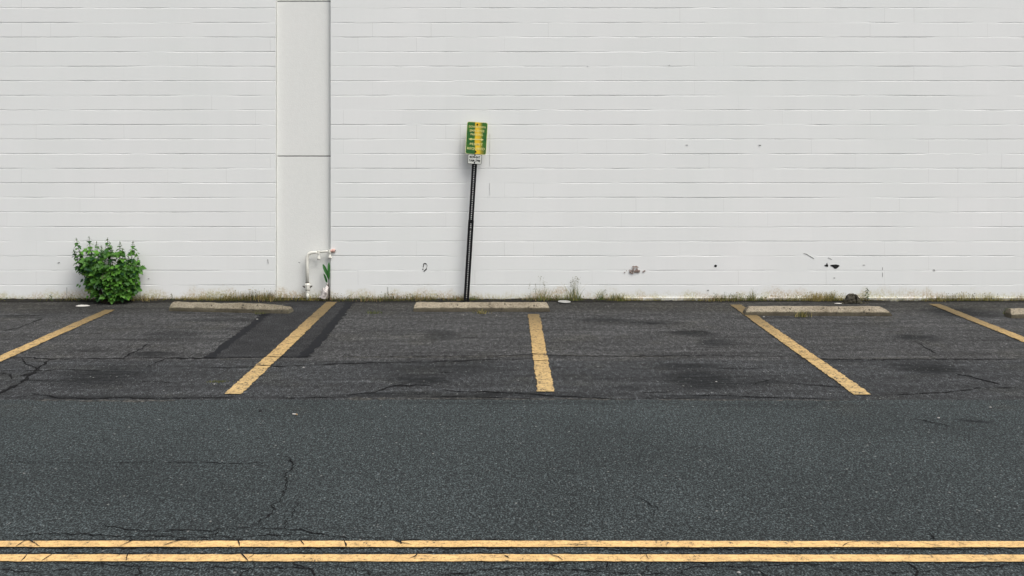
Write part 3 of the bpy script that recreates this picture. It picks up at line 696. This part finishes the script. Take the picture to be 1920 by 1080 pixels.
M['pink'] = leafmat('dry_reddish', (.17, .11, .06), (.38, .27, .16))
M['moss'] = leafmat('moss', (.035, .045, .01), (.13, .125, .025))
M['twig'] = simple('twig', (.05, .04, .025), .9)
M['seed'] = leafmat('seed_head', (.10, .10, .06), (.26, .24, .16))
LEAF = [(0,0),(.20,-.06),(.48,.10),(.36,.22),(.56,.48),(.28,.50),(.26,.68),(0,1.0),(-.26,.68),(-.28,.50),(-.56,.48),(-.36,.22),(-.48,.10),(-.20,-.06)]
OVAL = [(0,0),(.18,.15),(.28,.4),(.2,.7),(0,1.0),(-.2,.7),(-.28,.4),(-.18,.15)]
def leaf(mb, p, d, up, s, shape=LEAF, fold=.18, mi=0):
    d = d.normalized(); sd = d.cross(up); sd = sd.normalized() if sd.length > 1e-4 else Vector((1, 0, 0)); nr = sd.cross(d)
    vs = []
    for (a, b) in shape: vs.append(p + sd * a * s + d * b * s + nr * (abs(a) * fold - .22 * b * b) * s)
    c = p + d * .42 * s - nr * .03 * s; n = len(shape)
    mb.add(vs + [c], [(i, (i + 1) % n, n) for i in range(n)], mi)
rnd = random.Random(21)
# bush
bc = wl(207, 560, -.20); bush = empty('bush', (bc.x, -.20, 0))
tag(bush, 'leafy green bush growing at the foot of the white wall', 'bush')
fol, stems = MB(), MB()
def W(px): return (px - 206) / 144.0
def Z(py): return (563 - py) / 134.0
tops = [(143,442),(158,441),(175,450),(186,457),(198,443),(201,452),(224,449),(222,466),(236,460),(253,448),(258,478),(139,462),(150,465),(166,458),(210,462),(246,474)]
def outline(z):                                 # half widths of the crown at a height: (left, right)
    pts = [(0, .10, .22), (.10, .20, .28), (.20, .27, .33), (.32, .31, .37), (.45, .36, .38), (.58, .40, .37), (.70, .39, .31), (.78, .32, .22), (.86, .16, .16)]
    for a, b in zip(pts, pts[1:]):
        if a[0] <= z <= b[0]:
            t_ = (z - a[0]) / (b[0] - a[0]); return a[1] + (b[1]-a[1]) * t_, a[2] + (b[2]-a[2]) * t_
    return .2, .2
for (px, py) in tops:
    tip = Vector((W(px), rnd.uniform(-.12, .10), Z(py))); base = Vector((W(px) * .35 + .03, rnd.uniform(-.05, .05), 0))
    mid = (tip + base) / 2 + Vector((W(px) * .18, 0, -.02))
    pts = [base * (1-t_) ** 2 + mid * 2 * t_ * (1-t_) + tip * t_ ** 2 for t_ in [k / 8 for k in range(9)]]
    stems.tube(pts, [.009 * (1 - k / 9.5) + .0012 for k in range(9)], 5)
    s = .020; q = tip.copy(); k = 0; sc0 = rnd.uniform(.8, 1.1)
    while k < 9:
        for sd in (-1, 1):
            a = (k % 2) * 1.57 + rnd.uniform(-.4, .4); dd = Vector((sd * math.cos(a), sd * math.sin(a), -.25 + rnd.uniform(-.5, .35)))
            leaf(fol, q, dd, Vector((0, 0, 1)), s * rnd.uniform(.8, 1.25), OVAL if k < 3 else LEAF, mi=1 if (k < 3 and rnd.random() < .5) else 0)
        q = q + (mid - tip).normalized() * (.018 + .006 * k); s = min(.075, s + .0115 * sc0); k += 1
cnt = 0
while cnt < 860:
    z = rnd.uniform(.075, .84); l_, r_ = outline(z); x = rnd.uniform(-l_, r_)
    gapn = noise.noise(Vector((x * 6, z * 6, 3.3)))
    topz = .74 + .16 * noise.noise(Vector((x * 6.5, 1, 1)))
    if z > topz - .13 * abs(noise.noise(Vector((x * 11, 0, 5)))) * 2: continue
    if z < .12 and rnd.random() < .4: continue
    if gapn < -.38 or (z > .5 and gapn < -.22): continue
    wob = 1 + .16 * noise.noise(Vector((2.5 if x < 0 else 8.5, z * 7, 1))); x *= wob; xe = max(-1, min(1, x / (l_ if x < 0 else r_))); dep = .19 * math.sqrt(max(0, 1 - xe * xe)) * (1 - .5 * abs(z - .5))
    y = -dep + abs(rnd.gauss(0, .07)) if rnd.random() < .72 else rnd.uniform(-dep, dep * .9)
    p = Vector((x, y, z)); outw = Vector((xe * 1.0, -1.0 if y < .05 else .6, rnd.uniform(-.9, .25))) + Vector((rnd.uniform(-.7, .7), rnd.uniform(-.3, .3), rnd.uniform(-.4, .4)))
    up = Vector((rnd.uniform(-.4, .4), -.8, rnd.uniform(.4, 1.1)))
    leaf(fol, p, outw, up, rnd.uniform(.046, .094) * (1.05 - .2 * z), mi=1 if rnd.random() < .05 else 0, fold=rnd.uniform(.05, .3)); cnt += 1
for (px, py) in ((150,530),(146,528),(264,505),(268,506),(256,513),(259,519),(254,530),(256,541),(140,468),(141,478),(145,487),(262,484),(165,549),(170,552),(155,519)):
    for k in range(2): leaf(fol, Vector((W(px), -.05, Z(py))), Vector((W(px) * 2 + rnd.uniform(-.3, .3), rnd.uniform(-.4, .2), -.6)), Vector((0, -.6, .8)), rnd.uniform(.035, .055))
for k in range(10):
    a = rnd.uniform(-1, 1); stems.tube([(a * .1, -.02, 0), (a * .2, -.05, .25), (a * .36, -.02, .5)], [.008, .006, .003], 5)
fol.build('foliage', [M['leaf'], M['leafy']], bush); stems.build('stem', M['twig'], bush)

# plant beside the pipe
pb2 = wl(614, 560, -.05); pl = empty('broadleaf_weed', (pb2.x, -.05, 0))
tag(pl, 'single dark stemmed weed with long upright green leaves beside the white pipe', 'weed')
mb = MB(); Q = lambda px, py, y=0: Vector(((px - 614) / 135, y, (562 - py) / 135))
mb.tube([Q(617, 562), Q(616.8, 545), Q(616.6, 530), Q(616.5, 515)], [.010, .009, .006, .003], 6); mb.tube([Q(616.6, 534), Q(611, 528)], [.004, .002], 5)
mb.build('stem', simple('dark_stem', (.03, .018, .015), .8), pl, True)
LONG = [(0,0),(.10,.2),(.15,.5),(.13,.75),(.06,.93),(0,1),(-.06,.93),(-.13,.75),(-.15,.5),(-.10,.2)]
mb = MB()
def lf(a, b, wdt):
    d = b - a; s = d.length
    leaf(mb, a, d, Vector((.25, -1, .1)), s, [(x * wdt * .72, y) for x, y in LONG], .3)
lf(Q(616, 517), Q(606.5, 492, -.03), 1.1); lf(Q(616, 513), Q(617.5, 489.5, -.02), 1.0); lf(Q(615.5, 520), Q(612, 500, -.02), 1.0)
lf(Q(614, 527), Q(608.5, 510, -.04), 1.0); lf(Q(609, 511, -.04), Q(613.5, 526, -.05), .8); lf(Q(616.3, 524), Q(618, 505, -.03), .8)
mb.build('leaf_blades', leafmat('weed_leaf', (.02, .10, .02), (.035, .15, .03)), pl)

# crumpled plastic beside the pipe
mb = MB(); pts = [(606,560,-.03),(597,557,-.06),(601,554,-.04),(602,545,-.03),(605,539,-.05),(610,541,-.08),(613,532,-.04),(617,530,-.03),(616,540,-.06),(615,552,-.05),(610,561,-.07),(606,549,-.10),(611,548,-.11),(603,559,-.10)]
P3 = [wl(px, min(py, 561.5), y) for px, py, y in pts]
mb.add(P3, [(0,1,2),(2,3,11),(3,4,11),(4,5,12,11),(5,6,8),(6,7,8),(5,8,12),(8,9,12),(9,10,12),(10,13,11,12),(13,1,2,11),(0,13,1),(10,0,13)])
o = mb.build('plastic_bag', [NT('bag', .35, .5).col((.60, .55, .52))]); tag(o, 'crumpled pinkish white plastic caught at the stem of the tall weed', 'litter')
sm = o.modifiers.new('sub', 'SUBSURF'); sm.levels = sm.render_levels = 2; sm.subdivision_type = 'SIMPLE'
tx = bpy.data.textures.new('crumple', 'CLOUDS'); tx.noise_scale = .03; dm = o.modifiers.new('disp', 'DISPLACE'); dm.texture = tx; dm.strength = .022; dm.mid_level = .5

def blade(mb, p, lean, h, w_, mi=0, seg=3):
    d = Vector((lean.x, lean.y, 0)); prev = None; vs = []
    sdv = Vector((1, rnd.uniform(-.6, .6), 0)).normalized()
    for k in range(seg + 1):
        t_ = k / seg; c = p + d * (t_ ** 1.8) + Vector((0, 0, h * t_)); ww = w_ * (1 - t_ * .85) / 2
        vs += [c - sdv * ww, c + sdv * ww]
    mb.add(vs, [(2*k, 2*k+1, 2*k+3, 2*k+2) for k in range(seg)], mi)
def tuft(name, px, n, h0, h1, spread, label, cat, mats, y=-.05, heads=0, headh=(0, 0), wth=.006, py=None, group=None, lean=.35):
    if py is None: x, yy = wl(px, 560, y).x, y
    else: x, yy = g(px, py)
    root = empty(name, (x, yy, 0)); tag(root, label, cat, group); mb = MB()
    for k in range(n):
        q = Vector((rnd.gauss(0, spread), rnd.gauss(0, spread * .35), .008)); h = rnd.uniform(h0, h1)
        blade(mb, q, Vector((rnd.gauss(0, lean) * h, rnd.gauss(0, lean) * h * .6)), h, wth * rnd.uniform(.6, 1.3), rnd.randrange(len(mats)))
    mb.build('blades', mats, root)
    if heads:
        mh = MB()
        for k in range(heads):
            q = Vector((rnd.gauss(0, spread * .9), rnd.gauss(0, .02), .01)); h = rnd.uniform(*headh); ln = Vector((rnd.gauss(0, .10) * h, -.03 * h, 0))
            blade(mh, q, ln, h, .0030, 0, 4)
            for j in range(9):
                pp = q + ln + Vector((rnd.gauss(0, .014), rnd.gauss(0, .01), h - rnd.uniform(0, .09)))
                leaf(mh, pp, Vector((rnd.uniform(-1, 1), rnd.uniform(-1, 0), rnd.uniform(-.3, 1))), Vector((0, -1, .2)), rnd.uniform(.008, .015), OVAL)
        mh.build('seed_heads', M['seed'], root)
    return root
GT = 'weeds growing along the foot of the wall'
tuft('grass_tuft', 1078, 60, .05, .26, .045, 'tallest green grass clump with feathery seed heads', 'grass tuft', [M['blade'], M['blade'], M['dry']], heads=9, headh=(.26, .34), group=GT)
tuft('grass_tuft', 1018, 55, .05, .20, .055, 'spiky grass clump next to the right end of the middle wheel stop', 'grass tuft', [M['blade'], M['dry']], heads=3, headh=(.22, .36), group=GT)
tuft('grass_tuft', 998, 26, .03, .11, .05, 'thin grass stalks with single seed heads above the middle wheel stop', 'grass tuft', [M['blade'], M['pink']], heads=3, headh=(.16, .27), group=GT)
tuft('grass_tuft', 1127, 34, .04, .17, .030, 'small spiky green tuft between the tall clump and the yellow fluffy one', 'grass tuft', [M['blade']], heads=1, headh=(.15, .18), group=GT)
tuft('grass_tuft', 1157, 90, .03, .12, .055, 'fluffy yellow green tuft below the crumbled brown patch of wall', 'grass tuft', [M['dry'], M['moss'], M['blade']], group=GT, wth=.007)
tuft('grass_tuft', 1411, 26, .04, .20, .022, 'thin pale stalks left of the rounded wheel stop', 'grass tuft', [M['dry'], M['blade']], group=GT, lean=.12)
tuft('dry_grass_tuft', 1532, 110, .05, .145, .055, 'wide straw yellow dry tuft behind the rounded wheel stop, nearest the crack in it', 'grass tuft', [M['dry'], M['dry'], M['pink']], group=GT, wth=.005)
tuft('dry_grass_tuft', 1556, 90, .05, .15, .045, 'dense straw coloured tuft between the dry tuft and the dark concrete lump', 'grass tuft', [M['dry'], M['moss']], group=GT, wth=.005)
tuft('dry_grass_tuft', 500, 150, .03, .13, .10, 'yellow brown weed clump at the left foot of the recessed column', 'grass tuft', [M['dry'], M['moss'], M['pink']], group=GT, wth=.007)
tuft('grass_tuft', 862, 60, .03, .11, .055, 'low green and tan tuft just left of the sign post', 'grass tuft', [M['blade'], M['dry'], M['pink']], group=GT)
tuft('grass_tuft', 886, 50, .02, .09, .04, 'low bright green tuft just right of the sign post', 'grass tuft', [M['blade'], M['moss']], group=GT)
tuft('dry_grass_tuft', 690, 120, .02, .10, .11, 'low reddish brown dry weeds right of the white pipe', 'grass tuft', [M['pink'], M['dry'], M['moss']], group=GT)
tuft('dry_grass_tuft', 785, 60, .02, .11, .06, 'low reddish dry weeds at the left end of the middle wheel stop', 'grass tuft', [M['pink'], M['dry']], group=GT)
tuft('dry_grass_tuft', 275, 120, .02, .11, .11, 'tan and green dry weeds at the right foot of the bush', 'grass tuft', [M['pink'], M['dry'], M['moss']], group=GT)
tuft('dry_grass_tuft', 1345, 100, .02, .09, .10, 'low yellowish weeds under the round black hole in the wall', 'grass tuft', [M['dry'], M['pink'], M['moss']], group=GT)
tuft('dry_grass_tuft', 1757, 80, .02, .09, .09, 'low tan weeds at the head of the right-hand stall line', 'grass tuft', [M['pink'], M['dry']], group=GT)
GA = 'small tufts rooted in the asphalt'
tuft('moss_tuft', 408, 60, .006, .02, .06, 'flat mossy green spot in the asphalt left of the stall line end', 'moss', [M['moss']], py=718, group=GA, lean=1.)
tuft('moss_tuft', 700, 50, .01, .05, .045, 'small green tuft in the asphalt right of the dark patch', 'moss', [M['moss'], M['blade']], py=589, group=GA, lean=.8)
tuft('moss_tuft', 905, 55, .01, .06, .05, 'small yellow green tuft growing at the front of the middle wheel stop', 'moss', [M['moss'], M['dry']], py=589, group=GA, lean=.8)
tuft('moss_tuft', 1505, 60, .02, .10, .045, 'dry straw tuft growing at the front of the rounded wheel stop', 'grass tuft', [M['dry'], M['moss']], py=595.5, group=GA, lean=.5)
tuft('moss_tuft', 487, 40, .01, .04, .05, 'mossy bits at the front corner of the worn wheel stop', 'moss', [M['moss']], py=590, group=GA, lean=.8)
tuft('moss_tuft', 1889, 70, .02, .09, .03, 'dark green moss against the end of the cut off wheel stop', 'moss', [M['moss'], M['blade']], py=590, group=GA, lean=.3)
# low leafy weeds
def leafy(px, h, label, n=10, s=.03, y=-.06):
    x = wl(px, 560, y).x; root = empty('leafy_weed', (x, y, 0)); tag(root, label, 'weed', GT); a, b = MB(), MB()
    a.tube([(0, 0, 0), (.01, 0, h * .5), (-.005, -.01, h)], [.003, .0025, .0012], 5)
    for k in range(n):
        z = h * (.25 + .75 * k / n); an = k * 2.4
        leaf(b, Vector((0, 0, z)), Vector((math.cos(an), math.sin(an) * .6, -.3)), Vector((0, -.4, 1)), s * rnd.uniform(.7, 1.2) * (1.15 - .5 * k / n), OVAL)
    a.build('stem', M['twig'], root); b.build('foliage', leafmat('weed_foliage', (.03, .05, .025), (.08, .13, .05)), root)
leafy(1626, .20, 'small upright leafy weed right of the dark concrete lump', 13, .045)
leafy(95, .11, 'small low leafy weed at the wall between the left edge and the bush', 9, .035)
leafy(148, .06, 'tiny dark leafy weed just left of the bush foot', 7, .035)
leafy(322, .12, 'little leafy weed above the left end of the worn wheel stop', 8, .03)

# uncountable low growth in the soil strip
mb = MB(); mats = [M['dry'], M['moss'], M['pink'], M['blade'], M['twig']]
for k in range(22000):
    x = rnd.uniform(-8.5, 9.0)
    dens = .52 + .75 * noise.noise(Vector((x * 1.3, 4.4, 0))) + .3 * noise.noise(Vector((x * 5, 1, 1)))
    if x > 1.5: dens -= .06
    if XL < x < XR: dens -= .25
    if rnd.random() > dens: continue
    y = -abs(rnd.gauss(.02, .04)); hm = .018 + .13 * max(0, dens) * rnd.random() ** 1.9
    hue = noise.noise(Vector((x * .8, 9, 9))) + rnd.uniform(-.3, .3)
    mi = 0 if hue < -.12 else 1 if hue < .12 else 2 if hue < .3 else 3
    if y < -.06: mi = 1; hm *= .5
    blade(mb, Vector((x, y, .012)), Vector((rnd.gauss(0, .02), rnd.gauss(-.004, .01))), hm, rnd.uniform(.002, .007), mi, 2)
    if rnd.random() < .16:
        leaf(mb, Vector((x + rnd.gauss(0, .01), y, hm + rnd.uniform(0, .03))), Vector((rnd.uniform(-1, 1), -.5, rnd.uniform(0, 1))), Vector((0, -1, .3)), rnd.uniform(.008, .02), OVAL, mi=mi)
tag(mb.build('ground_weeds', mats), 'low mossy and dry growth in the dirt along the wall foot', 'weeds', kind='stuff')

# ------------------------------------------------------------------ small litter and stones
def lump(name, x, y, sx, sy, sz, mat, label, cat, seed=0, rough=.25, sub=3, group=None, parent=None, z=0):
    bm = bmesh.new(); bmesh.ops.create_icosphere(bm, subdivisions=sub, radius=1)
    for v in bm.verts:
        q = v.co.copy(); k = 1 + rough * noise.noise(q * 1.5 + Vector((seed, 0, 0))) * 1.6 + rough * .5 * noise.noise(q * 5 + Vector((seed, 2, 0)))
        q = q * k; q.x = max(-.85, min(.85, q.x)) if rough > .2 else q.x
        v.co = Vector((q.x * sx, q.y * sy, max(-.2, q.z) * sz))
    me = bpy.data.meshes.new(name); bm.to_mesh(me); bm.free(); me.materials.append(mat); o = obj(name, me, parent); o.location = (x, y, z)
    if label: tag(o, label, cat, group)
    return o
M['rock'] = concrete('mossy_rubble', (.085, .08, .065), .5)
rx, ry = wl(1600, 570, -.20).x, -.20
ck = empty('broken_concrete', (rx, ry, 0)); tag(ck, 'dark mossy broken concrete lump split by a crack, behind the rounded wheel stop', 'rubble')
def chunk(pts, y0, y1, seed):
    mb = MB(); n = len(pts); mb.add([(x, y0 + .02 * noise.noise(Vector((x * 20, z * 20, seed))), z) for x, z in pts] + [(x * .92, y1, z * .96) for x, z in pts], [tuple(range(n)), tuple(range(2*n-1, n-1, -1))] + [(i, (i+1) % n, n+(i+1) % n, n+i) for i in range(n)])
    o = mb.build('fragment', M['rock'], ck)
    b = o.modifiers.new('b', 'BEVEL'); b.width = .008; s = o.modifiers.new('s', 'SUBSURF'); s.subdivision_type = 'SIMPLE'; s.levels = s.render_levels = 4
    tx = bpy.data.textures.new('rk', 'CLOUDS'); tx.noise_scale = .035; d = o.modifiers.new('d', 'DISPLACE'); d.texture = tx; d.strength = .028
    return o
chunk([(-.13,0),(-.125,.035),(-.10,.055),(-.085,.095),(-.055,.128),(.018,.130),(.012,.09),(.018,.05),(.012,0)], -.05, .07, 1)
chunk([(.030,0),(.034,.06),(.028,.10),(.036,.122),(.050,.112),(.068,.078),(.095,.058),(.105,.03),(.125,0)], -.045, .06, 2)
for k, (dx, s_) in enumerate(((-.155, .02), (.15, .022), (-.18, .014), (.19, .016))): lump('fragment', dx, -.02, s_, s_, s_ * .8, M['rock'], None, None, k, .3, 2, parent=ck)
M['paper'] = NT('paper', .7, .2).col((.58, .56, .52))
def scrap(name, px, py, w_, d_, label, cat, mat=None, h=.006, seed=0):
    x, y = g(px, py); mb = MB(); n = 12; vs = []
    for j in range(3):
        r = (1, .6, .0)[j]
        for i in range(n):
            a = 2 * math.pi * i / n; k = 1 + .22 * noise.noise(Vector((math.cos(a) * 2, math.sin(a) * 2, seed * 3.1)))
            vs.append((w_ / 2 * math.cos(a) * r * k, d_ / 2 * math.sin(a) * r * k, .004 + h * (0, .8, 1)[j] * (1 + .6 * noise.noise(Vector((a * 2, j, seed))))))
    fs = [(j*n+i, j*n+(i+1) % n, (j+1)*n+(i+1) % n, (j+1)*n+i) for j in range(2) for i in range(n)]
    mb.add(vs, fs); mb.add([(v[0], v[1], .002) for v in vs[:n]], [tuple(range(n - 1, -1, -1))])
    o = mb.build(name, mat or M['paper']); o.location = (x, y, .002); return tag(o, label, cat)
scrap('paper_scrap', 155, 574.3, .19, .11, 'flat white paper scrap on the asphalt below the left side of the bush', 'litter', seed=1.7, h=.012)
mb = MB(); x, y = g(1057, 564.8); mb.tube([(0, 0, .0), (0, 0, .006), (0, 0, .010), (0, 0, .011)], [.085, .088, .083, .070], 28); mb.tube([(0, 0, .0112), (0, 0, .0125)], [.055, .05], 24)
o = mb.build('cup_lid', simple('lid_plastic', (.36, .36, .34), .4, .15, 60)); o.location = (x, -.17, .012); o.rotation_euler = (R(2), R(2), 0); tag(o, 'round white plastic lid lying at the wall right of the middle wheel stop', 'litter')
scrap('paper_scrap', 1572, 569.8, .10, .05, 'narrow white scrap behind the rounded wheel stop beside the dark concrete lump', 'litter', seed=4)
scrap('paper_scrap', 624, 562.8, .075, .04, 'small white scrap at the top of the stall line by the white pipe', 'litter', seed=5)
mb = MB(); mb.tube([(-.022, 0, .007), (.010, 0, .007)], .0055, 10); x, y = g(553, 778.5)
cb = mb.build('cigarette_butt', M['paper']); cb.location = (x, y, .0015); cb.rotation_euler.z = R(-25); tag(cb, 'tiny white cigarette butt on the open road below the dark patch', 'litter')
mb = MB(); mb.tube([(.0101, 0, .007), (.022, 0, .007)], .0056, 10); mb.build('filter', simple('filter_tip', (.5, .35, .2)), cb)
x, y = g(488, 772); lump('stone', x, y, .018, .013, .016, simple('black_stone', (.012, .012, .013)), 'small black stone on the road left of the cigarette butt', 'stone', 3)
GS = 'pale pebbles lying on the asphalt'
M['pebble'] = simple('pebble', (.33, .32, .30), .8, .2, 60)
PB = [(1760,784,.016,'pale chip on the road near the right edge'),(1857,764,.014,'pale chip on the road close to the edge of the bays, farthest right'),(482,599,.02,'white chip on the dark patch below the worn wheel stop'),(402,720.5,.012,'tiny white chip beside the mossy spot'),(1343,716,.013,'tiny pale chip beside the dark oil stain'),
      (1432,594.3,.018,'white chip in front of the left end of the rounded wheel stop'),(869,591,.012,'tiny pale chip in front of the middle wheel stop'),(569,689.5,.016,'pale chip right of the stall line on the dark patch'),(1385,1074,.014,'pale chip below the double yellow line'),(931,591.5,.012,'tiny pale chip right of the tuft before the middle wheel stop')]
for k, (px, py, s_, lab) in enumerate(PB):
    x, y = g(px, py); lump('pebble', x, y, s_ * .72, s_ * .6, s_ * .4, M['pebble'], lab, 'pebble', k, .2, 2, GS, z=.002)
